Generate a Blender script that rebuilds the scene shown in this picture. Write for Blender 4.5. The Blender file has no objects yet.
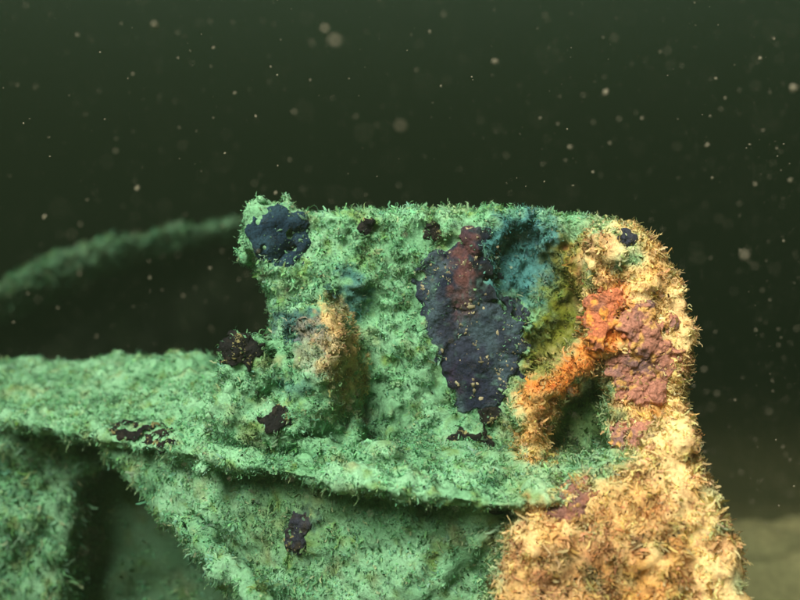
import bpy, math, random
import numpy as np
from mathutils import Vector

random.seed(7)
rng = np.random.default_rng(7)
scene = bpy.context.scene

# ------------------------------------------------------------------ camera
CAM_Y = -1.25
cam_d = bpy.data.cameras.new('camera')
cam = bpy.data.objects.new('camera', cam_d)
scene.collection.objects.link(cam)
cam.location = (0, CAM_Y, 0)
cam.rotation_euler = (math.radians(90), 0, 0)
cam_d.lens = 45
cam_d.sensor_width = 36
cam_d.clip_start = 0.01
cam_d.clip_end = 300
cam_d.dof.use_dof = True
cam_d.dof.focus_distance = 1.2
cam_d.dof.aperture_fstop = 2.6
scene.camera = cam

# ------------------------------------------------------------------ water light
world = bpy.data.worlds.new('World')
scene.world = world
world.use_nodes = True
bg = world.node_tree.nodes['Background']
bg.inputs['Color'].default_value = (0.36, 0.60, 0.40, 1)
bg.inputs['Strength'].default_value = 0.066

sun_d = bpy.data.lights.new('sun', 'SUN')
sun_d.energy = 5.0
sun_d.angle = math.radians(30)
sun_d.color = (1.0, 0.96, 0.86)
sun = bpy.data.objects.new('sun', sun_d)
scene.collection.objects.link(sun)
sun_dir = Vector((-0.44, -0.84, 0.76)).normalized()      # towards the light
sun.rotation_euler = sun_dir.to_track_quat('Z', 'Y').to_euler()
sun.location = sun_dir * 5

vs = scene.view_settings
vs.view_transform = 'Standard'
vs.look = 'None'
vs.gamma = 1
vs.use_curve_mapping = False
vs.exposure = 4.15
scene.cycles.use_denoising = True
scene.cycles.max_bounces = 6
scene.cycles.diffuse_bounces = 3
scene.cycles.volume_bounces = 1
scene.cycles.transparent_max_bounces = 4

# ------------------------------------------------------------------ helpers: objects
def link(o, parent=None):
    scene.collection.objects.link(o)
    if parent is not None:
        o.parent = parent
    return o

def tag(o, label=None, cat=None, group=None, kind=None):
    if label: o['label'] = label
    if cat: o['category'] = cat
    if group: o['group'] = group
    if kind: o['kind'] = kind
    return o

def empty(name, loc):
    o = bpy.data.objects.new(name, None)
    o.location = loc
    o.empty_display_size = 0.03
    return link(o)

def place_under(o, parent):
    """mesh data is in world coordinates: keep it there under a moved Empty"""
    o.parent = parent
    w = Vector(parent.location)
    p = parent.parent
    while p is not None:
        w += Vector(p.location); p = p.parent
    o.location = -w if o.location.length == 0 else Vector(o.location) - w

def mesh_obj(name, V, F, mat, parent=None, col=None, smooth=True, check=True):
    me = bpy.data.meshes.new(name)
    V = np.asarray(V, dtype=np.float32)
    F = np.asarray(F, dtype=np.int32)
    k = F.shape[1]
    me.vertices.add(len(V)); me.vertices.foreach_set('co', V.ravel())
    me.loops.add(F.size); me.loops.foreach_set('vertex_index', F.ravel())
    me.polygons.add(len(F))
    me.polygons.foreach_set('loop_start', np.arange(0, F.size, k, dtype=np.int32))
    me.polygons.foreach_set('loop_total', np.full(len(F), k, dtype=np.int32))
    me.polygons.foreach_set('use_smooth', np.full(len(F), smooth, dtype=bool))
    if col is not None:
        a = me.color_attributes.new('growth', 'FLOAT_COLOR', 'POINT')
        c = np.ones((len(V), 4), dtype=np.float32); c[:, :3] = col
        a.data.foreach_set('color', c.ravel())
    me.update(calc_edges=True)
    if check: me.validate()
    me.materials.append(mat)
    o = bpy.data.objects.new(name, me)
    scene.collection.objects.link(o)
    if parent is not None:
        place_under(o, parent)
    return o

# ------------------------------------------------------------------ helpers: pixels to places
def P(px, py, d):
    return np.array([(px - 400) * d / 1000., CAM_Y + d, (300 - py) * d / 1000.])

def to_px(V):
    d = np.maximum(V[:, 1] - CAM_Y, 0.2)
    return 400 + 1000 * V[:, 0] / d, 300 - 1000 * V[:, 2] / d

# ------------------------------------------------------------------ helpers: noise
_lat = np.random.default_rng(3).random((64, 64, 64)).astype(np.float32) * 2 - 1
def vnoise(p, s, off=0.0):
    q = p * s + off + 200.37
    i = np.floor(q).astype(np.int32)
    f = (q - i).astype(np.float32)
    f = f * f * (3 - 2 * f)
    i0 = i & 63; i1 = (i + 1) & 63
    r = 0
    for a in (0, 1):
        X = i1[..., 0] if a else i0[..., 0]; wx = f[..., 0] if a else 1 - f[..., 0]
        for b in (0, 1):
            Y = i1[..., 1] if b else i0[..., 1]; wy = f[..., 1] if b else 1 - f[..., 1]
            for c in (0, 1):
                Z = i1[..., 2] if c else i0[..., 2]; wz = f[..., 2] if c else 1 - f[..., 2]
                r = r + _lat[X, Y, Z] * wx * wy * wz
    return r

def fbm(p, s, o=3, off=0.0):
    r = 0; a = 1.0
    for k in range(o):
        r = r + a * vnoise(p, s, off + 11.3 * k); s *= 2.03; a *= 0.52
    return r

# ------------------------------------------------------------------ helpers: distance fields
def sdf_poly(X, Z, pts):
    pts = np.asarray(pts, dtype=np.float32)
    n = len(pts)
    d = np.full(X.shape, 1e9, dtype=np.float32)
    s = np.ones(X.shape, dtype=np.float32)
    j = n - 1
    for i in range(n):
        ex, ez = pts[j] - pts[i]
        wx, wz = X - pts[i][0], Z - pts[i][1]
        t = np.clip((wx * ex + wz * ez) / (ex * ex + ez * ez + 1e-12), 0, 1)
        bx, bz = wx - ex * t, wz - ez * t
        d = np.minimum(d, bx * bx + bz * bz)
        c1 = Z >= pts[i][1]; c2 = Z < pts[j][1]; c3 = ex * wz > ez * wx
        s = np.where((c1 & c2 & c3) | (~c1 & ~c2 & ~c3), -s, s)
        j = i
    return s * np.sqrt(d)

def extrude(p, pts_px, d, y0, y1, r=0.015, tilt=0.0, zt=0.0):
    """outline (pixels at distance d) extruded from y0 to y1, corners rounded by r"""
    pts = [(P(x, y, d)[0], P(x, y, d)[2]) for x, y in pts_px]
    a = sdf_poly(p[..., 0], p[..., 2], pts) + r
    yy = p[..., 1] + tilt * (zt - p[..., 2])
    b = np.abs(yy - (y0 + y1) / 2) - (y1 - y0) / 2 + r
    return np.minimum(np.maximum(a, b), 0) + np.sqrt(np.maximum(a, 0) ** 2 + np.maximum(b, 0) ** 2) - r

def ell(p, c, rad):
    q = (p - np.asarray(c, dtype=np.float32)) / np.asarray(rad, dtype=np.float32)
    k = np.sqrt((q ** 2).sum(-1))
    return (k - 1) * min(rad)

def cap(p, a, b, ra, rb):
    a = np.asarray(a, dtype=np.float32); b = np.asarray(b, dtype=np.float32)
    ab = b - a
    t = np.clip(((p - a) @ ab) / (ab @ ab), 0, 1)
    return np.sqrt((((p - a) - t[..., None] * ab) ** 2).sum(-1)) - (ra + (rb - ra) * t)

def smin(a, b, k):
    h = np.clip(0.5 + 0.5 * (b - a) / k, 0, 1)
    return b + (a - b) * h - k * h * (1 - h)

def smax(a, b, k): return -smin(-a, -b, k)

def nets(fn, lo, hi, h):
    """surface nets on the zero set of fn"""
    lo = np.asarray(lo, dtype=np.float32); hi = np.asarray(hi, dtype=np.float32)
    n = np.ceil((hi - lo) / h).astype(int) + 1
    ax = [lo[k] + h * np.arange(n[k], dtype=np.float32) for k in range(3)]
    G = np.stack(np.meshgrid(*ax, indexing='ij'), -1)
    S = fn(G).astype(np.float32)
    # close the field at the box
    for k in range(3):
        sl = [slice(None)] * 3
        sl[k] = 0; S[tuple(sl)] = np.maximum(S[tuple(sl)], h * .5)
        sl[k] = -1; S[tuple(sl)] = np.maximum(S[tuple(sl)], h * .5)
    neg = S < 0
    m = n - 1
    acc = np.zeros((*m, 3), dtype=np.float32); cnt = np.zeros(m, dtype=np.float32)
    for k in range(3):
        o = [q for q in range(3) if q != k]
        for b0 in (0, 1):
            for b1 in (0, 1):
                sa = [None] * 3; sb = [None] * 3
                sa[k] = slice(0, -1); sb[k] = slice(1, None)
                for q, bb in zip(o, (b0, b1)):
                    sa[q] = sb[q] = slice(1, None) if bb else slice(0, -1)
                va, vb = S[tuple(sa)], S[tuple(sb)]
                x = neg[tuple(sa)] != neg[tuple(sb)]
                t = np.where(x, va / np.where(x, va - vb, 1), 0)
                acc[..., k] += t; cnt += x
                acc[..., o[0]] += x * b0; acc[..., o[1]] += x * b1
    act = cnt > 0
    idx = np.full(m, -1, dtype=np.int32)
    idx[act] = np.arange(act.sum())
    cells = np.stack(np.nonzero(act), -1).astype(np.float32)
    V = lo + h * (cells + acc[act] / cnt[act][:, None])
    Q = []
    for k in range(3):
        a, b = (k + 1) % 3, (k + 2) % 3
        s0 = [slice(None)] * 3; s1 = [slice(None)] * 3
        s0[k] = slice(0, -1); s1[k] = slice(1, None)
        x = neg[tuple(s0)] != neg[tuple(s1)]
        fl = neg[tuple(s0)]
        ii = np.stack(np.nonzero(x), -1)
        ii = ii[(ii[:, a] > 0) & (ii[:, b] > 0) & (ii[:, a] < m[a]) & (ii[:, b] < m[b])]
        f = fl[tuple(ii.T)]
        def at(da, db):
            q = ii.copy(); q[:, a] -= da; q[:, b] -= db
            return idx[tuple(q.T)]
        quad = np.stack([at(1, 1), at(0, 1), at(0, 0), at(1, 0)], -1)
        quad[~f] = quad[~f][:, ::-1]
        Q.append(quad)
    Q = np.concatenate(Q)
    return V, Q[(Q >= 0).all(1)]

def loft(rings, nu, nv, closed=True):
    """rings: list of section point lists; resampled to a dense grid of quads"""
    R = np.array(rings, dtype=np.float32)            # (k, m, 3)
    def resample(A, n, closed):
        if closed: A = np.concatenate([A, A[:1]], 0)
        L = np.linalg.norm(np.diff(A, axis=0), axis=-1)
        while L.ndim > 1: L = L.mean(-1)
        t = np.concatenate([[0], np.cumsum(L)]); t /= t[-1]
        u = np.linspace(0, 1, n, endpoint=not closed)
        i = np.clip(np.searchsorted(t, u, side='right') - 1, 0, len(t) - 2)
        w = ((u - t[i]) / (t[i + 1] - t[i])).reshape(-1, *([1] * (A.ndim - 1)))
        return A[i] * (1 - w) + A[i + 1] * w
    R = resample(R, nu, False)
    R = resample(R.transpose(1, 0, 2), nv, closed).transpose(1, 0, 2)
    for _ in range(4):                                # soften the corners
        R[:, :] = .5 * R + .25 * (np.roll(R, 1, 1) + np.roll(R, -1, 1)) if closed else R
        R[1:-1] = .5 * R[1:-1] + .25 * (R[:-2] + R[2:])
    V = R.reshape(-1, 3)
    i = np.arange(nu - 1)[:, None]; j = np.arange(nv if closed else nv - 1)[None, :]
    jn = (j + 1) % nv
    F = np.stack([i * nv + j, i * nv + jn, (i + 1) * nv + jn, (i + 1) * nv + j], -1).reshape(-1, 4)
    return V, F

def normals(V, F):
    n = np.cross(V[F[:, 2]] - V[F[:, 0]], V[F[:, 3]] - V[F[:, 1]])
    N = np.zeros_like(V)
    for k in range(4): np.add.at(N, F[:, k], n)
    return N / np.maximum(np.linalg.norm(N, axis=1, keepdims=True), 1e-9)

# ------------------------------------------------------------------ materials
def new_mat(name):
    m = bpy.data.materials.new(name); m.use_nodes = True
    nt = m.node_tree
    return m, nt, nt.nodes['Principled BSDF'], nt.nodes.new

def growth_material(name, bump=0.6, scale=260., rough=0.9, dark=0.68):
    m, nt, b, N = new_mat(name)
    at = N('ShaderNodeAttribute'); at.attribute_name = 'growth'
    tc = N('ShaderNodeTexCoord')
    n1 = N('ShaderNodeTexNoise'); n1.inputs['Scale'].default_value = scale; n1.inputs['Detail'].default_value = 5
    n1.inputs['Roughness'].default_value = 0.65
    nt.links.new(tc.outputs['Object'], n1.inputs['Vector'])
    rp = N('ShaderNodeValToRGB')
    rp.color_ramp.elements[0].position = 0.36; rp.color_ramp.elements[0].color = (dark, dark * .95, dark * .9, 1)
    rp.color_ramp.elements[1].position = 0.66; rp.color_ramp.elements[1].color = (1.12, 1.1, 1.05, 1)
    nt.links.new(n1.outputs['Fac'], rp.inputs['Fac'])
    mx = N('ShaderNodeMix'); mx.data_type = 'RGBA'; mx.blend_type = 'MULTIPLY'; mx.inputs['Factor'].default_value = 1
    nt.links.new(at.outputs['Color'], mx.inputs['A']); nt.links.new(rp.outputs['Color'], mx.inputs['B'])
    nt.links.new(mx.outputs['Result'], b.inputs['Base Color'])
    bp = N('ShaderNodeBump'); bp.inputs['Strength'].default_value = bump; bp.inputs['Distance'].default_value = 0.004
    nt.links.new(n1.outputs['Fac'], bp.inputs['Height']); nt.links.new(bp.outputs['Normal'], b.inputs['Normal'])
    b.inputs['Roughness'].default_value = rough
    b.inputs['Specular IOR Level'].default_value = 0.15
    return m

def turf_material(name, use_object=False):
    m, nt, b, N = new_mat(name)
    if use_object:
        src = N('ShaderNodeObjectInfo').outputs['Color']
    else:
        at = N('ShaderNodeAttribute'); at.attribute_name = 'growth'; src = at.outputs['Color']
    nt.links.new(src, b.inputs['Base Color'])
    b.inputs['Roughness'].default_value = 0.85
    b.inputs['Specular IOR Level'].default_value = 0.0
    tr = N('ShaderNodeBsdfTranslucent'); nt.links.new(src, tr.inputs['Color'])
    mx = N('ShaderNodeMixShader'); mx.inputs[0].default_value = 0.48
    out = nt.nodes['Material Output']
    nt.links.new(b.outputs[0], mx.inputs[1]); nt.links.new(tr.outputs[0], mx.inputs[2])
    nt.links.new(mx.outputs[0], out.inputs['Surface'])
    return m

M_CRUST = growth_material('encrusted_surface')
M_SPONGE = growth_material('encrusting_sponge', bump=0.7, scale=330., rough=0.8, dark=0.5)
M_SILT = growth_material('silt', bump=0.3, scale=60., dark=0.75)
M_TURF = turf_material('hydroid_turf')
M_FROND = turf_material('hydroid_frond', True)

# ------------------------------------------------------------------ what grows where: growth colours, with some light and shade put in
GREEN = np.array([0.165, 0.41, 0.215]); PALE = np.array([0.27, 0.56, 0.33]); OLIVE = np.array([0.085, 0.16, 0.045])
BUFF = np.array([0.94, 0.71, 0.33]); GOLD = np.array([0.82, 0.48, 0.15]); BROWN = np.array([0.22, 0.10, 0.035])
RUST = np.array([0.80, 0.28, 0.045]); PINK = np.array([0.46, 0.21, 0.145]); BLUE = np.array([0.03, 0.10, 0.13])
TEAL = np.array([0.06, 0.22, 0.23]); FLANK_SHADE = np.array([0.14, 0.17, 0.012]); PLUM = np.array([0.24, 0.14, 0.13])

def lerp(a, b, w): return a + (b - a) * np.clip(w, 0, 1)[..., None]

def inside(x, y, pts, soft):
    d = sdf_poly(x.astype(np.float32), (-y).astype(np.float32), [(a, -b) for a, b in pts])
    return 1 / (1 + np.exp(np.clip(d / soft * 3, -30, 30)))

def blob(x, y, cx, cy, rx, ry, soft=.22):
    k = np.sqrt(((x - cx) / rx) ** 2 + ((y - cy) / ry) ** 2)
    return np.clip((1 + soft - k) / (2 * soft), 0, 1)

ORANGE_ZONE = [(588, 236), (610, 222), (650, 215), (760, 240), (760, 500), (820, 700), (515, 700), (500, 600), (505, 535),
               (530, 505), (560, 495), (600, 478), (632, 470), (618, 430), (612, 390), (600, 372), (570, 384), (556, 420), (552, 458),
               (530, 462), (516, 440), (514, 405), (530, 380), (570, 355), (590, 325), (585, 290), (576, 262)]

def zone_colour(V):
    x, y = to_px(V)
    n1 = fbm(V, 22, 3); n2 = fbm(V, 70, 2, 5.); n3 = fbm(V, 180, 2, 9.)
    wx = x + 11 * n2 + 8 * n3; wy = y + 11 * fbm(V, 70, 2, 31.) + 7 * fbm(V, 180, 2, 37.)
    c = lerp(np.broadcast_to(GREEN, V.shape).copy(), PALE, .5 + .7 * n1)
    c = lerp(c, OLIVE * 2.0, (n2 - .28) * 1.3)
    c = lerp(c, np.array([.28, .36, .17]), (fbm(V, 45, 2, 91.) - .42) * 1.0)
    # blue sponge shows through in places; hollows get painted shade
    c = lerp(c, TEAL, blob(wx, wy, 525, 258, 44, 46) * .95)  # shading of the wall hollow, put into the colour
    c = lerp(c, TEAL * .8, blob(wx, wy, 350, 290, 14, 28) * .8)
    c = lerp(c, BLUE, blob(wx, wy, 300, 325, 24, 16) * .8)
    c = lerp(c, TEAL * .7, blob(wx, wy, 290, 385, 18, 10) * .5)
    c = lerp(c, BLUE, blob(wx, wy, 303, 528, 12, 26) * .8)
    c = lerp(c, FLANK_SHADE, inside(wx, wy, [(556, 235), (590, 238), (588, 320), (560, 360), (520, 395), (522, 350), (545, 300)], 14))  # shaded flank beside the end post, painted as olive
    c = lerp(c, OLIVE * 1.5, blob(wx, wy, 578, 415, 26, 40) * .7)  # shadow in the arched recess, painted into the growth colour
    # orange rim of the lug
    k = np.abs(np.sqrt(((wx - 318) / 34) ** 2 + ((wy - 372) / 55) ** 2) - 1)
    c = lerp(c, lerp(np.broadcast_to(GOLD, V.shape), BUFF, .5 + n1) * .8, np.clip(1.25 - k * 2.6, 0, 1) * np.clip((wx - 312) / 14, 0, 1) * np.clip((418 - wy) / 30, 0, 1) * .85)
    c = lerp(c, np.array([.34, .30, .24]), blob(wx, wy, 318, 350, 20, 30) * .55)
    c = lerp(c, BUFF * .7, blob(wx, wy, 336, 352, 18, 44) * .5)
    c = lerp(c, OLIVE * 1.3, blob(wx, wy, 290, 520, 50, 40) * .4)
    # the warm end: orange growth, with warm torch light put into its colour
    oz = .55 * inside(wx, wy, ORANGE_ZONE, 7) + .45 * inside(wx, wy, ORANGE_ZONE, 30)
    w = lerp(np.broadcast_to(BUFF, V.shape).copy(), GOLD, .12 + 1.0 * n1)
    w = lerp(w, BROWN * 1.5, (n2 - .2) * 1.5)
    w = lerp(w, np.array([.50, .24, .12]), (fbm(V, 28, 3, 63.) - .2) * 1.1)
    w = lerp(w, PALE * 1.1, (fbm(V, 35, 2, 77.) - .45) * 1.0)
    w = lerp(w, BUFF * 1.1, np.clip(1 - np.abs(wx - (672 + .25 * np.maximum(wy - 430, 0))) / 26, 0, 1) * .8)
    w = lerp(w, RUST, inside(wx, wy, [(572, 335), (612, 288), (632, 322), (606, 362), (566, 392), (532, 408), (512, 398), (556, 360)], 10) * 1.0)
    w = lerp(w, GOLD * 1.05, blob(wx, wy, 535, 430, 18, 34) * .6)
    w = lerp(w, BROWN * 1.2, blob(wx, wy, 590, 560, 52, 40) * .42)
    w = lerp(w, GOLD * .8, blob(wx, wy, 625, 510, 40, 30) * .5)
    return np.clip(lerp(c, w, oz), .004, 1.0) , oz

# ------------------------------------------------------------------ turf of short hydroids
def turf(parent, V, F, per_m2, length, width, blades=3, hang=0.0, keep=None, bare=None):
    threads(parent, V, F, per_m2, length, width, blades, hang=hang, keep=keep, bare=bare)
    threads(parent, V, F, per_m2 * .34, length * 1.5, width * 1.75, 2, 'hydroid_flakes', hang + .1, keep, None, bare, .6, .3)

def threads(parent, V, F, per_m2, length, width, blades=3, name='hydroid_turf', hang=0.0, keep=None, shade=None, bare=None, lift=.45, pale=0., tint=1.):
    T = np.concatenate([F[:, [0, 1, 2]], F[:, [0, 2, 3]]])
    a, b, c = V[T[:, 0]], V[T[:, 1]], V[T[:, 2]]
    cr = np.cross(b - a, c - a); ar = np.linalg.norm(cr, axis=1) / 2
    n = int(ar.sum() * per_m2)
    ti = rng.choice(len(T), n, p=ar / ar.sum())
    u = rng.random((n, 2)); fl = u.sum(1) > 1; u[fl] = 1 - u[fl]
    p = a[ti] + u[:, :1] * (b - a)[ti] + u[:, 1:] * (c - a)[ti]
    nr = cr[ti] / np.maximum(2 * ar[ti][:, None], 1e-12)
    ok = nr[:, 1] < 0.55
    ok &= (fbm(p, 95, 2, 3.) + .5 * fbm(p, 30, 2, 13.) + .55 * rng.random(n)) > 0.12
    x, y = to_px(p)
    ok &= (x > -90) & (x < 890) & (y > -60) & (y < 690)
    if bare is not None:
        for (cx, cy, rx, ry) in bare:
            k = ((x - cx) / rx) ** 2 + ((y - cy) / ry) ** 2 + .8 * fbm(p, 90, 2, 8.)
            ok &= ~((k < 1) & (rng.random(n) > .13))
    if keep is not None: ok &= keep(p, x, y)
    p, nr = p[ok], nr[ok]
    col, oz = zone_colour(p)
    p = np.repeat(p, blades, 0); nr = np.repeat(nr, blades, 0); col = np.repeat(col, blades, 0)
    k = len(p)
    kt = k // blades
    col = col * tint
    col = col * np.repeat(0.74 + 0.48 * rng.random((kt, 1)), blades, 0) * (1 + .10 * rng.standard_normal((k, 1))) * np.repeat(1 + .09 * rng.standard_normal((kt, 3)), blades, 0)
    hl = rng.random(k) < .06
    col[hl] = lerp(col[hl], np.array([.62, .60, .36]), np.full(hl.sum(), .45))
    col = np.clip(col, .004, 1)
    if pale: col = np.clip(lerp(col, col * 1.15 + np.array([.09, .08, .035]), pale * 2 * rng.random(k)), 0, 1)
    L = np.repeat(length * (0.4 + rng.random(kt) ** 2 * 1.3) * (1 + .4 * fbm(p[::blades], 40, 2, 50.)), blades) * (.6 + .8 * rng.random(k))
    d0 = nr[::blades] * lift + 0.55 * rng.standard_normal((kt, 3)); d0[:, 2] -= hang
    d = np.repeat(d0, blades, 0) + .5 * rng.standard_normal((k, 3))
    d /= np.linalg.norm(d, axis=1, keepdims=True)
    side = np.cross(d, nr + .5 * rng.standard_normal((k, 3))); side /= np.linalg.norm(side, axis=1, keepdims=True)
    b1 = .75 * rng.standard_normal((k, 3)); b2 = .75 * rng.standard_normal((k, 3)); b2[:, 2] -= hang
    w = (width * (.55 + .9 * rng.random(k)))[:, None]
    L = L[:, None]
    base = p - nr * .0014 + rng.standard_normal((k, 3)) * .0022
    m1 = base + d * L * .40
    d2 = d + b1; d2 /= np.linalg.norm(d2, axis=1, keepdims=True)
    m2 = m1 + d2 * L * .33
    d3 = d2 + b2; d3 /= np.linalg.norm(d3, axis=1, keepdims=True)
    tip = m2 + d3 * L * .27                           # curled, matted threads
    fn = np.cross(side, d); sg = np.sign((fn * nr).sum(1, keepdims=True)); sg[sg == 0] = 1
    side = side * sg; fn = fn * sg                    # ribbons face away from the surface
    VV = np.stack([base - side * w * .5, base + side * w * .5, m1 - side * w * .5, m1 + side * w * .5,
                   m2 - side * w * .45, m2 + side * w * .45, tip - side * w * .25, tip + side * w * .25], 1).reshape(-1, 3)
    o = (np.arange(k) * 8)[:, None]
    FF = np.concatenate([o + np.array([[0, 1, 3, 2]]), o + np.array([[2, 3, 5, 4]]), o + np.array([[4, 5, 7, 6]])])
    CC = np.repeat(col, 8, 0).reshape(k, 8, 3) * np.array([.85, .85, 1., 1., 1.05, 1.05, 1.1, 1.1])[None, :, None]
    CN = nr * .8 + fn * .4 + d * .15
    CN /= np.linalg.norm(CN, axis=1, keepdims=True)
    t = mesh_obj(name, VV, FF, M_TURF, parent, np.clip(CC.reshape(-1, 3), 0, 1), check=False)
    at = t.data.attributes.new('custom_normal', 'FLOAT_VECTOR', 'POINT')
    at.data.foreach_set('vector', np.repeat(CN, 8, 0).astype(np.float32).ravel())
    t['kind'] = 'stuff'
    return t

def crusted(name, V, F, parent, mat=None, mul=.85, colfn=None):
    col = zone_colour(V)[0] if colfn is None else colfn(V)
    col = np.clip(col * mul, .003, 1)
    return mesh_obj(name, V, F, mat or M_CRUST, parent, col)

# ------------------------------------------------------------------ larger fronds, one object each
def frond_mesh(seed):
    r = np.random.default_rng(seed)
    V = []; F = []
    def strip(pts, w, sd):
        o = len(V)
        for i, q in enumerate(pts):
            ww = w * (1 - .85 * i / (len(pts) - 1))
            V.append(q - sd * ww); V.append(q + sd * ww)
            if i: F.append((o + 2 * i - 2, o + 2 * i - 1, o + 2 * i + 1, o + 2 * i))
    bend = r.standard_normal(3) * .25; bend[2] = 0
    stem = [np.array([0, 0, t]) + bend * t * t for t in np.linspace(0, 1, 5)]
    strip(stem, .075, np.array([1., 0, 0])); strip(stem, .075, np.array([0, 1., 0]))
    for i in range(6):
        t = .2 + .65 * i / 5; a = i * 2.4 + r.random()
        q = np.array([0, 0, t]) + bend * t * t
        dr = np.array([math.cos(a), math.sin(a), .9]); dr /= np.linalg.norm(dr)
        sd = np.cross(dr, [0, 0, 1.]); sd /= np.linalg.norm(sd)
        l = .42 * (1 - .4 * t)
        strip([q, q + dr * l * .55, q + dr * l + np.array([0, 0, .08])], .07, sd)
    me = bpy.data.meshes.new('hydroid_frond')
    me.from_pydata([tuple(v) for v in V], [], F); me.materials.append(M_FROND); me.update()
    return me
FRONDS = [frond_mesh(s) for s in range(5)]

def fronds(parent, V, F, n, size, pick, hang=0.0):
    N = normals(V, F)
    x, y = to_px(V)
    idx = np.nonzero(pick(V, N, x, y))[0]
    if len(idx) == 0: return
    idx = rng.choice(idx, min(n, len(idx)), replace=False)
    C = zone_colour(V[idx])[0]
    wl = Vector(parent.location); q = parent.parent
    while q is not None: wl += Vector(q.location); q = q.parent
    for i, c in zip(idx, C):
        o = bpy.data.objects.new('hydroid_frond', FRONDS[rng.integers(5)])
        scene.collection.objects.link(o); o.parent = parent
        d = N[i] + .45 * rng.standard_normal(3); d[2] -= hang
        o.location = Vector(V[i] - N[i] * .001) - wl
        o.rotation_mode = 'QUATERNION'
        o.rotation_quaternion = Vector(d).to_track_quat('Z', 'Y')
        s = size * (.6 + .8 * rng.random()); o.scale = (s * .8, s * .8, s)
        c = np.clip(lerp(c, np.array([.55, .55, .30]), np.array(.35)) * (.8 + .5 * rng.random()), 0, 1)
        o.color = (*c, 1)

# =================================================================== the setting: seabed
def seabed():
    # a fine patch near the wreck inside one sheet that reaches far out
    g = np.concatenate([-np.geomspace(2.2, 120, 26)[::-1], np.linspace(-2.1, 2.1, 170), np.geomspace(2.2, 120, 26)])
    X, Y = np.meshgrid(g, g + 1.0, indexing='ij')
    p = np.stack([X, Y, np.zeros_like(X)], -1)
    near = np.exp(-((X / 6) ** 2 + ((Y - 1) / 6) ** 2))
    Z = -0.95 + near * (.05 * fbm(p, 2.2, 3) + .02 * fbm(p, 9, 3, 4.))
    Z += .355 * np.exp(-(np.maximum(np.abs(X - 1.15) - .42, 0) / .22) ** 2 - (np.maximum(np.abs(Y - 1.25) - .2, 0) / .16) ** 2)
    n = len(g)
    i = np.arange(n - 1)[:, None]; j = np.arange(n - 1)[None, :]
    F = np.stack([i * n + j, (i + 1) * n + j, (i + 1) * n + j + 1, i * n + j + 1], -1).reshape(-1, 4)
    V = np.stack([X, Y, Z], -1).reshape(-1, 3)
    c = lerp(np.broadcast_to(np.array([.26, .27, .13]), V.shape).copy(), np.array([.36, .35, .17]), .5 + fbm(V, 5, 3))
    o = mesh_obj('seabed', V, F, M_SILT, None, c)
    tag(o, 'pale silty seabed with a low sediment mound beyond the wreck', 'seabed', kind='structure')
seabed()

# =================================================================== the wreck hull: ledge, side plates, hollow
hull = empty('wreck_hull', tuple(P(300, 640, 1.3)))
tag(hull, 'sunken hull with a turf covered deck ledge overhanging a shadowed hollow', 'wreck hull')

# deck ledge: back edge, front edge, rounded nose, underside
ST = [(-110, 412, 1.62, 352, 2.00), (0, 424, 1.47, 359, 1.82), (60, 438, 1.39, 362, 1.74), (110, 448, 1.34, 358, 1.68),
      (190, 460, 1.22, 351, 1.58), (240, 468, 1.17, 366, 1.52), (300, 481, 1.12, 392, 1.46), (400, 496, 1.08, 430, 1.38),
      (500, 510, 1.08, 440, 1.36), (570, 506, 1.08, 450, 1.34), (640, 500, 1.10, 460, 1.36)]
rings = []
for (x, yf, df, yb, db) in ST:
    f = P(x, yf - 13, df); b = P(400 + (x - 400) * 1.0, yb, db)
    th = .017
    rings.append([b, b * .72 + f * .28 + np.array([0, 0, .006]), b * .3 + f * .7 + np.array([0, 0, .006]), f + np.array([0, .012, .001]),
                  f + np.array([0, -.004, -.008]), f + np.array([0, .012, -th]), f + np.array([0, .09, -th - .012]),
                  b + np.array([0, -.02, -th - .05]), b + np.array([0, .03, -th])])
LV, LF = loft(rings, 520, 260)
LN = normals(LV, LF)
if LN[np.argmax(LV[:, 2])][2] < 0: LF = LF[:, ::-1]; LN = -LN
LV = LV + LN * (.010 * fbm(LV, 24, 3) + .0042 * fbm(LV, 100, 3, 7.))[:, None]
ledge = crusted('deck_ledge', LV, LF, hull, mul=.95)

BARE_LEDGE = [(147, 436, 27, 13), (465, 452, 26, 14), (495, 514, 9, 9)]
turf(ledge, LV, LF, 150000, .0038, .0012, 3, bare=BARE_LEDGE, hang=.15,
     keep=lambda p, x, y: rng.random(len(p)) < .8 - .25 * (p[:, 1] > .25))
fronds(ledge, LV, LF, 120, .011, lambda V, N, x, y: (N[:, 2] < .1) & (N[:, 1] < .2) & (x > 60) & (x < 545) & (y > 430), hang=.9)

# hull side under the ledge
SIDE = [(36, 445), (42, 488), (80, 518), (122, 552), (172, 586), (222, 628), (262, 700), (620, 700), (620, 470), (300, 440)]
def side_fn(p):
    q = p.copy()
    q[..., 1] -= np.interp(p[..., 0], [-.46, -.24, -.112, 0, .107, .3], [.12, -.04, -.13, -.17, -.17, -.17])
    s = extrude(q, SIDE, 1.16, .055, .24, .02, tilt=-.12, zt=-.25)
    s = smax(s, -cap(p, P(368, 505, 1.12), P(372, 570, 1.09), .020, .008), .025)
    s = smin(s, cap(p, P(262, 600, 1.11), P(190, 528, 1.23), .022, .018), .03)
    return s - .011 * fbm(p, 20, 3) - .004 * fbm(p, 75, 2, 3.)
HV, HF = nets(side_fn, (-.46, -.29, -.47), (.30, .36, -.15), .0042)
side = crusted('side_plate', HV, HF, hull)
turf(side, HV, HF, 110000, .0050, .0013, 3, hang=.35, bare=[(302, 530, 10, 22), (492, 512, 10, 10)])
fronds(side, HV, HF, 60, .011, lambda V, N, x, y: (N[:, 1] < -.2) & (x > 120) & (x < 505) & (y > 480) & (y < 600), hang=.7)

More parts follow.
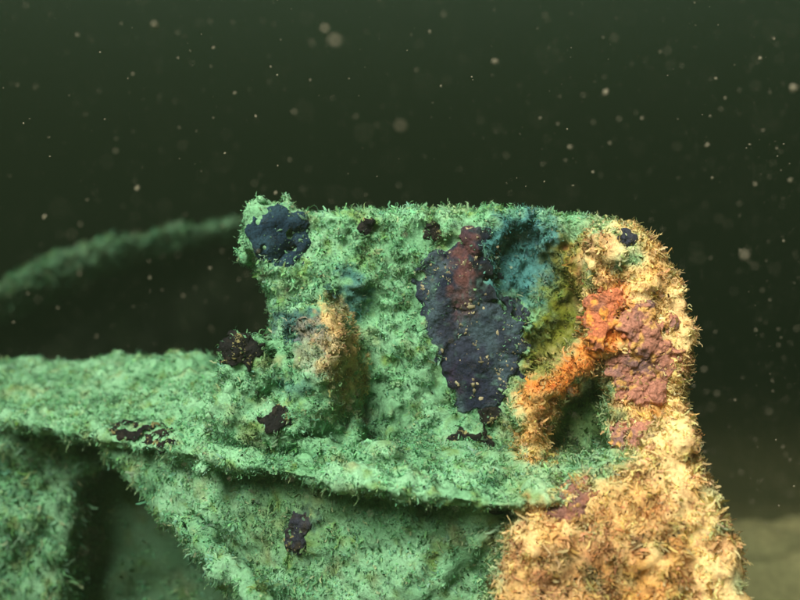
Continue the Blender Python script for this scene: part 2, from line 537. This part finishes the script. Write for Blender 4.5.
# far part of the side, with the stump of an upright under the ledge
FAR = [(-100, 400), (150, 425), (128, 462), (85, 476), (64, 492), (55, 520), (52, 600), (46, 760), (-100, 760)]
def far_fn(p):
    s = extrude(p, FAR, 1.5, .29, .40, .02)
    s = smax(s, -ell(p, P(15, 492, 1.40), (.11, .05, .035)), .03)
    return s - .016 * fbm(p, 16, 3, 2.) - .005 * fbm(p, 60, 2, 3.)
AV, AF = nets(far_fn, (-.80, .16, -.66), (-.34, .46, -.12), .006)
far = crusted('upright_stump', AV, AF, hull)
turf(far, AV, AF, 50000, .0085, .002, 4, hang=.3)

# inner wall and sloping silt inside the hollow
INN = [(-140, 330), (420, 330), (420, 820), (-140, 820)]
def inn_fn(p):
    s = extrude(p, INN, 1.7, .40, .50, .02)
    return s - .02 * fbm(p, 11, 3, 6.)
IV, IF = nets(inn_fn, (-.85, .22, -.98), (.2, .78, -.16), .012)
inner = crusted('inner_plate', IV, IF, hull, mul=.5)  # colour darkened to carry the shade inside the hollow
threads(inner, IV, IF, 14000, .010, .003, 3)

# heap of silt and growth behind the ledge
def heap_fn(p):
    s = ell(p, P(205, 462, 2.35), (.46, .26, .235))
    s = smin(s, ell(p, P(40, 440, 2.4), (.4, .26, .16)), .1)
    return s - .03 * fbm(p, 9, 3, 5.) - .012 * fbm(p, 30, 2, 8.)
SV, SF = nets(heap_fn, (-1.45, .66, -.62), (.18, 1.42, .04), .012)
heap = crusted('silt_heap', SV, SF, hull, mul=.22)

# =================================================================== deck fitting
fit = empty('deck_fitting', tuple(P(470, 450, 1.35)))
tag(fit, 'upright box shaped steel fitting on the ledge, crusted green with an orange end', 'deck fitting')

WALL = [(250, 206), (300, 209), (420, 208), (500, 212), (560, 216), (636, 226), (650, 470), (560, 500), (250, 500), (228, 440),
        (240, 400), (266, 345), (274, 320), (270, 300), (258, 262)]
def wall_fn(p):
    s = extrude(p, WALL, 1.26, .0, .15, .018)
    s = smax(s, -ell(p, P(524, 268, 1.25), (.050, .030, .062)), .015)           # hollow
    s = smax(s, -ell(p, P(560, 318, 1.24), (.036, .032, .075)), .02)
    s = smax(s, -cap(p, P(372, 300, 1.25), P(372, 430, 1.25), .010, .018), .02)  # groove beside the lug
    s = smin(s, ell(p, P(266, 232, 1.262), (.026, .014, .035)), .02)
    return s - .009 * fbm(p, 24, 3, 1.) - .0048 * fbm(p, 100, 2, 3.)
WV, WF = nets(wall_fn, (-.30, -.05, -.26), (.35, .20, .145), .0034)
wall = crusted('back_wall', WV, WF, fit)
BARE = [(280, 235, 34, 28), (468, 318, 36, 70), (365, 225, 9, 9), (430, 231, 12, 10), (350, 290, 12, 26), (628, 238, 10, 7), (490, 406, 12, 22), (464, 444, 28, 15)]
turf(wall, WV, WF, 140000, .0044, .0012, 3, bare=BARE,
     keep=lambda p, x, y: rng.random(len(p)) < np.where((np.abs(x - 540) < 45) & (y < 380) & (y > 232), .45, 1.))
fronds(wall, WV, WF, 60, .009, lambda V, N, x, y: (y < 216) & (N[:, 1] < .3) & (x > 245) & (x < 640))

# round topped lug on the left
LUG = [(284, 345), (292, 322), (316, 305), (342, 312), (356, 340), (360, 380), (359, 455), (300, 470), (205, 470), (208, 428),
       (228, 398), (260, 372)]
def lug_fn(p):
    s = extrude(p, LUG, 1.22, -.048, .09, .026, tilt=.10, zt=-.10)
    s = smin(s, ell(p, P(322, 364, 1.205), (.040, .042, .066)), .022)
    s = smax(s, -ell(p, P(300, 348, 1.165), (.020, .014, .026)), .02)
    s = smin(s, ell(p, P(244, 358, 1.22), (.028, .03, .032)), .02)
    s = smin(s, ell(p, P(262, 418, 1.20), (.06, .03, .03)), .02)
    return s - .011 * fbm(p, 26, 3, 2.) - .005 * fbm(p, 100, 2, 4.)
GV, GF = nets(lug_fn, (-.27, -.15, -.24), (-.02, .12, .03), .0032)
lug = crusted('lug', GV, GF, fit)
turf(lug, GV, GF, 140000, .0044, .0012, 3, bare=[(238, 350, 18, 20), (275, 421, 15, 12)])

# end post with a brace that leaves an arched recess
POST = [(590, 234), (612, 225), (640, 226), (662, 252), (684, 284), (690, 330), (684, 384), (690, 430), (706, 480), (700, 540),
        (600, 520), (608, 470), (612, 420), (602, 372), (588, 330), (592, 290), (584, 262)]
def post_fn(p):
    s = extrude(p, POST, 1.19, -.075, .14, .012)
    s = smax(s, -ell(p, P(642, 370, 1.14), (.028, .02, .06)), .02)
    s = smin(s, ell(p, P(648, 452, 1.165), (.03, .03, .03)), .02)
    return s - .011 * fbm(p, 30, 3, 3.) - .005 * fbm(p, 95, 2, 4.)
PV, PF = nets(post_fn, (.17, -.14, -.33), (.41, .18, .12), .0034)
post = crusted('end_post', PV, PF, fit)
turf(post, PV, PF, 110000, .0060, .0014, 4, bare=[(628, 238, 10, 7), (642, 355, 22, 38), (641, 452, 21, 17), (603, 318, 13, 20)])
fronds(post, PV, PF, 70, .012, lambda V, N, x, y: (N[:, 0] > .5) & (N[:, 1] < .3))

def brace_fn(p):
    s = cap(p, P(618, 330, 1.21), P(545, 388, 1.20), .020, .018)
    s = smin(s, cap(p, P(545, 388, 1.20), P(530, 410, 1.195), .018, .018), .02)
    s = smin(s, cap(p, P(530, 405, 1.195), P(533, 462, 1.195), .019, .016), .02)
    return s - .009 * fbm(p, 30, 3, 4.) - .004 * fbm(p, 95, 2, 4.)
BV, BF = nets(brace_fn, (.10, -.12, -.24), (.32, .04, .03), .004)
brace = crusted('brace', BV, BF, fit)
turf(brace, BV, BF, 120000, .0050, .0014, 4)

BASE = [(498, 540), (525, 505), (560, 492), (600, 470), (640, 452), (690, 428), (706, 470), (722, 520), (736, 580), (752, 640), (770, 720),
        (500, 720), (492, 600)]
def base_fn(p):
    s = extrude(p, BASE, 1.10, -.175, .13, .03, tilt=.22, zt=-.22)
    s = smax(s, -cap(p, P(583, 530, 1.03), P(588, 640, 1.0), .010, .02), .012)
    s = smax(s, -ell(p, P(618, 575, 1.02), (.024, .03, .024)), .015)
    return s - .014 * fbm(p, 24, 3, 7.) - .006 * fbm(p, 80, 2, 4.)
DV, DF = nets(base_fn, (.08, -.33, -.50), (.46, .18, -.10), .0045)
base = crusted('base_flange', DV, DF, fit)
turf(base, DV, DF, 100000, .0066, .0015, 4, hang=.25, bare=[(568, 502, 20, 15)])
fronds(base, DV, DF, 70, .012, lambda V, N, x, y: (N[:, 1] < .3) & (y < 600) & (y > 470) & (N[:, 0] > -.6))

# =================================================================== bulwark behind on the left
bul = empty('bulwark', tuple(P(110, 400, 2.2)))
tag(bul, 'curved bulwark rim fading into dark water behind the ledge', 'bulwark')
ARC = [(-140, 330, 1.78, .034), (-60, 305, 1.82, .036), (0, 284, 1.86, .036), (50, 264, 1.92, .033), (100, 246, 1.98, .030), (150, 237, 2.06, .026),
       (200, 230, 2.14, .024), (250, 223, 2.24, .024), (300, 222, 2.34, .024), (350, 226, 2.42, .022), (420, 236, 2.5, .02)]
rings = []
ARC = [(x, y + 6 + 12 * max(0, (200 - x) / 200), d * 1.45, r * 1.65) for (x, y, d, r) in ARC]
for (x, y, d, r) in ARC:
    c = P(x, y, d)
    rings.append([c + np.array([0, r * math.cos(a) * 1.2, r * math.sin(a)]) for a in np.linspace(0, 2 * math.pi, 17)[:-1]])
RV, RF = loft(rings, 300, 60)
RN = normals(RV, RF)
ctr = RV.reshape(300, 60, 3).mean(1, keepdims=True).repeat(60, 1).reshape(-1, 3)
if ((RV - ctr) * RN).sum(1).mean() < 0: RF = RF[:, ::-1]; RN = -RN
RV = RV + RN * (.012 * fbm(RV, 14, 3) + .006 * fbm(RV, 50, 2, 3.))[:, None]
rim = crusted('rim', RV, RF, bul, mul=.5)
threads(rim, RV, RF, 30000, .012, .0045, 3, tint=.68)
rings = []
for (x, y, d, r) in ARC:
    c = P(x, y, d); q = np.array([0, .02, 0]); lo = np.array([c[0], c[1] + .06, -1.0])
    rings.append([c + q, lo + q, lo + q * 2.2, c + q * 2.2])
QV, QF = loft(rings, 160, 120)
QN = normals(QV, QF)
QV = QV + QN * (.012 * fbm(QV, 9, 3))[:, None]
PLATE_SHADE = np.array([.020, .024, .018])  # near-black: shade below the rim is put into the plate colour
crusted('plate', QV, QF, bul, mul=1., colfn=lambda V: lerp(np.broadcast_to(PLATE_SHADE, V.shape).copy(), np.array([.045, .06, .035]), fbm(V, 8, 3)))

# =================================================================== sponges and dark crusts on the fitting
def finer(V, F, N, times=1):
    for _ in range(times):
        a, b, c, d = (V[F[:, k]] for k in range(4)); na, nb, nc, nd = (N[F[:, k]] for k in range(4))
        g = [a, (a + b) / 2, b, (a + d) / 2, (a + b + c + d) / 4, (b + c) / 2, d, (c + d) / 2, c]
        gn = [na, na + nb, nb, na + nd, na + nb + nc + nd, nb + nc, nd, nc + nd, nc]
        VV = np.stack(g, 1).reshape(-1, 3); NN = np.stack(gn, 1).reshape(-1, 3)
        o = (np.arange(len(F)) * 9)[:, None]
        Q = np.concatenate([o + np.array([q]) for q in ((0, 1, 4, 3), (1, 2, 5, 4), (3, 4, 7, 6), (4, 5, 8, 7))])
        key = np.round(VV * 2e5).astype(np.int64)
        _, first, inv = np.unique(key, axis=0, return_index=True, return_inverse=True)
        inv = inv.ravel()
        V, N, F = VV[first], NN[first], inv[Q]
        N = N / np.maximum(np.linalg.norm(N, axis=1, keepdims=True), 1e-9)
    return V, F, N

def skin(name, host, pts, thick, seed, label, cat, colfn, soft=8., warp=8., lump=.0018, flecks=0, extra=None, fleck_col=(.55, .50, .30), mat=None, smooth=4):
    V, F = host
    x, y = to_px(V)
    pa = np.array(pts)
    near = (x > pa[:, 0].min() - 25) & (x < pa[:, 0].max() + 25) & (y > pa[:, 1].min() - 25) & (y < pa[:, 1].max() + 25)
    N = normals(V, F)
    view = np.array([0, CAM_Y, 0]) - V; view /= np.linalg.norm(view, axis=1, keepdims=True)
    near &= (N * view).sum(1) > .08                   # only the outer face that the patch grows on
    fk = near[F].all(1)
    Fs = F[fk]
    u, inv = np.unique(Fs, return_inverse=True)
    V, N, F = V[u], N[u], inv.reshape(Fs.shape)
    def mask(V):
        x, y = to_px(V)
        return inside(x + warp * fbm(V, 55, 3, seed), y + warp * fbm(V, 55, 3, seed + 40), pts, soft)
    wc = np.clip(mask(V) * 1.3, 0, 1)
    V0 = V.copy()
    for _ in range(smooth):                          # even out the bumps below the skin
        for A in (V, N):
            s_ = np.zeros_like(A); c_ = np.zeros(len(A)); g = A[F].mean(1)
            for k in range(4): np.add.at(s_, F[:, k], g); np.add.at(c_, F[:, k], 1)
            A += (s_ / np.maximum(c_, 1)[:, None] - A) * ((c_ > 0) * .85 * wc)[:, None]
    N /= np.maximum(np.linalg.norm(N, axis=1, keepdims=True), 1e-9)
    e = np.maximum(((V0 - V) * N).sum(1), 0)          # lift the skin clear of the bumps it covers
    for q in range(8):
        if q < 2:
            g = e[F].max(1); e2 = e.copy()
            for k in range(4): np.maximum.at(e2, F[:, k], g)
            e = e2
        else:
            g = e[F].mean(1); s_ = np.zeros_like(e); c_ = np.zeros_like(e)
            for k in range(4): np.add.at(s_, F[:, k], g); np.add.at(c_, F[:, k], 1)
            e = s_ / np.maximum(c_, 1)
    V = V + N * (e * wc)[:, None]
    V, F, N = finer(V, F, N, 1)
    keep = (mask(V) > .08)[F].any(1)
    Fs = F[keep]
    u, inv = np.unique(Fs, return_inverse=True)
    V, N, F = V[u], N[u], inv.reshape(Fs.shape)
    V, F, N = finer(V, F, N, 1)
    lab = np.arange(len(V))
    while True:                                      # keep the largest connected piece
        m = lab[F].min(1); new = lab.copy()
        for k in range(4): np.minimum.at(new, F[:, k], m)
        new = new[new]
        if (new == lab).all(): break
        lab = new
    ids, cn = np.unique(lab[F[:, 0]], return_counts=True)
    Fs = F[lab[F[:, 0]] == ids[cn.argmax()]]
    u, inv = np.unique(Fs, return_inverse=True)
    V, N, F = V[u], N[u], inv.reshape(Fs.shape)
    w = np.clip((mask(V) - .08) / .55, 0, 1)
    h = thick * w + w * (lump * fbm(V, 70, 2, seed + 2) + lump * .7 * fbm(V, 190, 2, seed + 5)) - .0022 * (1 - w)
    if extra is not None: h = extra(V, h)
    V2 = V + N * h[:, None]
    # rim folds back into the growth: give the skin an underside
    nv = len(V2)
    V3 = np.concatenate([V2, V - N * .003])
    F3 = np.concatenate([F, (F + nv)[:, ::-1]])
    o = mesh_obj(name, V3, F3, mat or M_SPONGE, None, np.clip(np.concatenate([colfn(V2)] * 2), .002, 1))
    tag(o, label, cat)
    if flecks:
        N2 = normals(V2, F)
        pr = w * np.clip(.12 + fbm(V2, 60, 2, seed + 9), .02, 1) ** 2
        i = rng.choice(nv, min(flecks, nv), replace=False, p=pr / pr.sum())
        VV = []; FF = []
        for k in i:
            c = V2[k] - N2[k] * .0003; q = .0007 + .0018 * rng.random() ** 3
            t1 = np.cross(N2[k], rng.standard_normal(3)); t1 /= np.linalg.norm(t1); t2 = np.cross(N2[k], t1)
            b = len(VV); st = .6 + 1.8 * rng.random()
            for a in np.linspace(0, 2 * math.pi, 6)[:-1]:
                VV.append(c + (t1 * math.cos(a) * st + t2 * math.sin(a)) * q * (.5 + .9 * rng.random()))
            VV.append(c + N2[k] * q * 1.1 + t1 * q * rng.standard_normal())
            for z in range(5): FF.append((b + z, b + (z + 1) % 5, b + 5))
        fc = np.tile(np.array(fleck_col), (len(VV), 1)) * np.repeat(.35 + .8 * rng.random((len(i), 1)), 6, 0)
        me = mesh_obj('fleck', np.array(VV), np.array(FF), M_TURF, o, np.clip(fc, 0, 1)); me['kind'] = 'stuff'
    return o

DARKBLUE = np.array([.036, .042, .064]); INK = np.array([.010, .010, .011]); GREYBLUE = np.array([.070, .105, .120])
def purple_col(V):
    x, y = to_px(V); n = fbm(V, 45, 3, 2.); m = fbm(V, 110, 2, 7.)
    c = lerp(np.broadcast_to(DARKBLUE, V.shape).copy(), GREYBLUE, .45 + 1.1 * n)
    c = lerp(c, np.array([.15, .058, .050]), blob(x + 9 * m, y + 8 * n, 464, 268, 12, 40, .7) * .95)
    c = lerp(c, np.array([.06, .028, .06]), blob(x + 6 * m, y + 5 * n, 462, 378, 16, 20) * .8)
    c = lerp(c, INK, blob(x + 7 * m, y + 7 * n, 484, 262, 11, 34, .4) * .97)  # darkness of the black gap, painted on the sheet
    c = lerp(c, np.array([.09, .16, .13]), (m - .35) * 1.5)
    c = lerp(c, np.array([.020, .026, .048]), (fbm(V, 28, 3, 15.) - .05) * 1.6)
    c = c * np.array([.72, .80, .88])
    return lerp(c, np.array([.12, .05, .045]), blob(x + 12 * m, y + 8 * n, 463, 266, 9, 36, .7) * .8)
PUR = [(452, 243), (474, 228), (492, 230), (497, 262), (494, 296), (524, 306), (526, 352), (510, 384), (488, 402), (462, 404), (450, 388),
       (440, 358), (426, 330), (418, 300), (419, 272), (434, 254)]
def pur_extra(V, h):
    x, y = to_px(V); n = fbm(V, 80, 2, 4.)
    h = h + .004 * blob(x + 4 * n, y + 4 * n, 464, 268, 12, 36, .6)
    h = h - .002 * blob(x + 5 * n, y + 5 * n, 484, 264, 8, 26, .4)
    return h + .003 * blob(x, y, 475, 345, 40, 45, .8)
H_WALL, H_LUG, H_POST, H_BASE, H_LEDGE, H_SIDE, H_BRACE = (WV, WF), (GV, GF), (PV, PF), (DV, DF), (LV, LF), (HV, HF), (BV, BF)
skin('encrusting_sponge', H_WALL, PUR, .0018, 1., 'large smooth dark blue and purple sponge sheet with a reddish ridge', 'sponge',
     purple_col, 7., 9., .0014, 220, pur_extra, smooth=12)
def blue_col(V):
    n = fbm(V, 50, 3, 2.)
    return lerp(np.broadcast_to(np.array([.010, .030, .055]), V.shape).copy(), np.array([.02, .055, .080]), .4 + n)
skin('encrusting_sponge', H_WALL, [(252, 222), (276, 210), (312, 214), (308, 236), (298, 262), (284, 266), (272, 258), (250, 246)], .0030, 4.,
     'deep blue sponge patch on the top corner of the fitting beside the curved bulwark', 'sponge', blue_col, 8., 10., .0008, 50, fleck_col=(.2, .4, .25), smooth=14)
def pink_col(V):
    n = fbm(V, 45, 3, 5.); m = fbm(V, 120, 2, 9.)
    c = lerp(np.broadcast_to(PINK, V.shape).copy(), PLUM, .2 + 1.2 * n)
    return lerp(c, GOLD * .8, (m - .2) * 2)
WARM = (.8, .5, .22)
skin('encrusting_sponge', H_POST, [(594, 296), (612, 288), (624, 306), (616, 332), (594, 348), (580, 338)], .005, 6.,
     'rust red sponge above the orange brace', 'sponge', lambda V: pink_col(V) * np.array([1.25, .9, .6]), 8., 12., .003, 60, fleck_col=WARM)
skin('encrusting_sponge', H_POST, [(622, 318), (652, 302), (670, 322), (670, 366), (662, 398), (640, 406), (616, 390), (610, 362), (626, 346)], .005, 8.,
     'dusky pink sponge spread over the face of the orange end post', 'sponge', pink_col, 8., 14., .003, 170, fleck_col=WARM)
skin('encrusting_sponge', H_POST, [(612, 424), (640, 428), (666, 430), (670, 462), (656, 480), (638, 472), (618, 450)], .006, 10.,
     'pink sponge low on the end post beside the arched recess', 'sponge', lambda V: pink_col(V) * 1.15, 8., 12., .003, 120, fleck_col=WARM)
skin('encrusting_sponge', H_BASE, [(546, 510), (560, 490), (582, 480), (592, 500), (578, 518), (556, 524)], .002, 12.,
     'small brownish sponge where the ledge meets the orange flange', 'sponge', lambda V: pink_col(V) * .8, 8., 10., .003, 60, fleck_col=WARM)

def crust(host, cx, cy, rx, ry, seed, label, blue=0., flecks=14):
    r = np.random.default_rng(int(seed * 10))
    pts = []
    for a in np.linspace(0, 2 * math.pi, 15)[:-1]:
        k = .72 + .5 * r.random()
        pts.append((cx + rx * k * math.cos(a), cy - ry * k * math.sin(a)))
    cf = lambda V: lerp(np.broadcast_to(INK * (1 - blue) + DARKBLUE * blue, V.shape).copy(), np.array([.030, .026, .020]), fbm(V, 120, 2, seed))
    skin('dark_crust', host, pts, .0022, seed, label, 'crust', cf, 3.5, min(rx, ry) * .7, .0024, flecks, fleck_col=(.36, .34, .15))

crust(H_LEDGE, 147, 436, 28, 13, 21.1, 'ragged black crust on the rim of the ledge above the dark hollow', flecks=60)
crust(H_LUG, 238, 350, 20, 23, 22.2, 'black crust on the knob at the outer foot of the round lug', flecks=70)
crust(H_WALL, 365, 225, 8, 8, 23.3, 'small round black spot near the top edge of the green wall', flecks=8)
crust(H_WALL, 431, 231, 11, 9, 24.4, 'black crust just above the shoulder of the large purple sponge', flecks=16)
crust(H_LUG, 275, 421, 15, 11, 25.5, 'black crust in the turf at the front foot of the round lug', flecks=22)
crust(H_WALL, 464, 444, 30, 17, 26.6, 'black crust lying at the back of the ledge below the purple sponge', flecks=70)
crust(H_WALL, 490, 406, 11, 22, 27.7, 'narrow upright black crust between the purple sponge and the brace', flecks=36)
crust(H_LEDGE, 495, 514, 8, 9, 28.8, 'small black crust under the ledge lip beside the orange flange', flecks=8)
crust(H_POST, 628, 238, 9, 6, 29.9, 'small dark blue crust at the top of the orange end post', 1., 6)
crust(H_SIDE, 300, 530, 9, 20, 31.2, 'dark blue crust on the side plate under the ledge', .8, 20)

# =================================================================== drifting particles
def speck_material():
    m, nt, b, N = new_mat('drifting_particle')
    b.inputs['Base Color'].default_value = (.20, .18, .12, 1); b.inputs['Roughness'].default_value = .9
    return m
M_SPECK = speck_material()
def speck_mesh(seed):
    r = np.random.default_rng(seed)
    t = (1 + 5 ** .5) / 2
    V = np.array([(-1, t, 0), (1, t, 0), (-1, -t, 0), (1, -t, 0), (0, -1, t), (0, 1, t), (0, -1, -t), (0, 1, -t), (t, 0, -1), (t, 0, 1), (-t, 0, -1), (-t, 0, 1)]) / 1.9
    F = np.array([(0, 11, 5), (0, 5, 1), (0, 1, 7), (0, 7, 10), (0, 10, 11), (1, 5, 9), (5, 11, 4), (11, 10, 2), (10, 7, 6), (7, 1, 8), (3, 9, 4), (3, 4, 2), (3, 2, 6), (3, 6, 8), (3, 8, 9), (4, 9, 5), (2, 4, 11), (6, 2, 10), (8, 6, 7), (9, 8, 1)])
    V = V * (.6 + .7 * r.random((12, 1))) * np.array([1, .8, .6 + .6 * r.random()])
    return V, F
SM = []
for s in range(4):
    V, F = speck_mesh(s)
    me = bpy.data.meshes.new('drifting_particle'); me.from_pydata([tuple(v) for v in V], [], [tuple(int(q) for q in f) for f in F])
    me.materials.append(M_SPECK); me.update(); SM.append(me)
BIG = [(137, 188, 1.7, 6), (45, 217, 1.75, 6), (400, 126, .62, 12), (276, 193, 1.6, 5), (605, 92, 1.9, 8), (793, 88, .8, 9), (790, 180, 1.8, 6),
       (770, 92, 1.7, 4), (760, 58, 1.5, 4), (707, 145, 1.7, 6), (755, 184, 1.8, 5), (495, 62, 2.0, 8), (430, 32, 1.6, 4), (660, 52, 1.7, 4), (725, 98, 1.6, 3.5),
       (642, 118, 1.7, 4), (570, 147, 1.8, 5), (610, 143, 1.8, 4), (712, 178, 1.5, 4), (593, 172, 1.5, 3.5), (540, 118, 1.6, 3.5), (441, 86, 1.4, 3),
       (210, 268, 1.7, 5), (150, 278, 1.75, 5), (235, 93, 1.6, 4), (133, 74, 1.7, 4), (178, 58, 1.5, 3), (310, 80, 1.5, 3), (256, 116, 1.4, 3), (783, 447, 1.7, 4.5),
       (705, 452, 1.6, 4), (735, 400, 1.5, 3.5), (756, 330, 1.7, 4), (770, 300, 1.6, 3), (740, 250, 1.6, 3.5), (325, 28, .7, 8), (155, 25, .8, 7), (335, 40, .6, 10), (745, 255, .7, 9), (790, 460, 1.6, 4)]
for k, (x, y, d, s) in enumerate(BIG):
    o = bpy.data.objects.new('drifting_particle', SM[k % 4]); link(o)
    o.location = P(x, y, d); q = s * .42 * d / 1000
    o.scale = (q, q, q * .9); o.rotation_euler = (k, k * 1.7, k * .6)
    tag(o, 'pale blurred speck of marine snow drifting in dark water', 'particle', 'larger specks drifting in the water')
VV = []; FF = []; nv = 0
sp = [speck_mesh(9 + s) for s in range(3)]
for k in range(9000):
    d = .38 + .5 * rng.random() if rng.random() < .35 else 1.0 + 1.7 * rng.random(); x = -60 + 920 * rng.random(); y = -40 + 600 * rng.random()
    if x > 560 and rng.random() < .25: x = 745 + 110 * rng.random()
    if d > .95 and y > 190 and x < 745: d = .55 + .4 * rng.random()
    if x < 520 and rng.random() < .45: continue
    V, F = sp[k % 3]
    V = V * (.5 + rng.random(3))
    s = (.30 + 1.2 * rng.random() ** 6) * .8 * d / 1000
    VV.append(V * s + P(x, y, d)); FF.append(F + nv); nv += 12
o = mesh_obj('marine_snow', np.concatenate(VV), np.concatenate(FF), M_SPECK)
tag(o, 'fine pale specks of marine snow scattered through the water', 'marine snow', kind='stuff')

# =================================================================== the water itself
z1 = 2.35
Vb = np.array([(x, y, z) for z in (-2.2, z1) for y in (-126., 128.) for x in (-126., 126.)])
Fb = np.array([(0, 2, 3, 1), (4, 5, 7, 6), (0, 1, 5, 4), (2, 6, 7, 3), (0, 4, 6, 2), (1, 3, 7, 5)])
m = bpy.data.materials.new('water_haze'); m.use_nodes = True
nt = m.node_tree; nt.nodes.remove(nt.nodes['Principled BSDF'])
pv = nt.nodes.new('ShaderNodeVolumePrincipled')
pv.inputs['Color'].default_value = (.0138, .0215, .0118, 1)
pv.inputs['Density'].default_value = 0.48
pv.inputs['Anisotropy'].default_value = 0.15
nt.links.new(pv.outputs['Volume'], nt.nodes['Material Output'].inputs['Volume'])
h = mesh_obj('haze', Vb, Fb, m, smooth=False)
tag(h, 'dark green murky water filling the whole scene', 'water', kind='stuff')
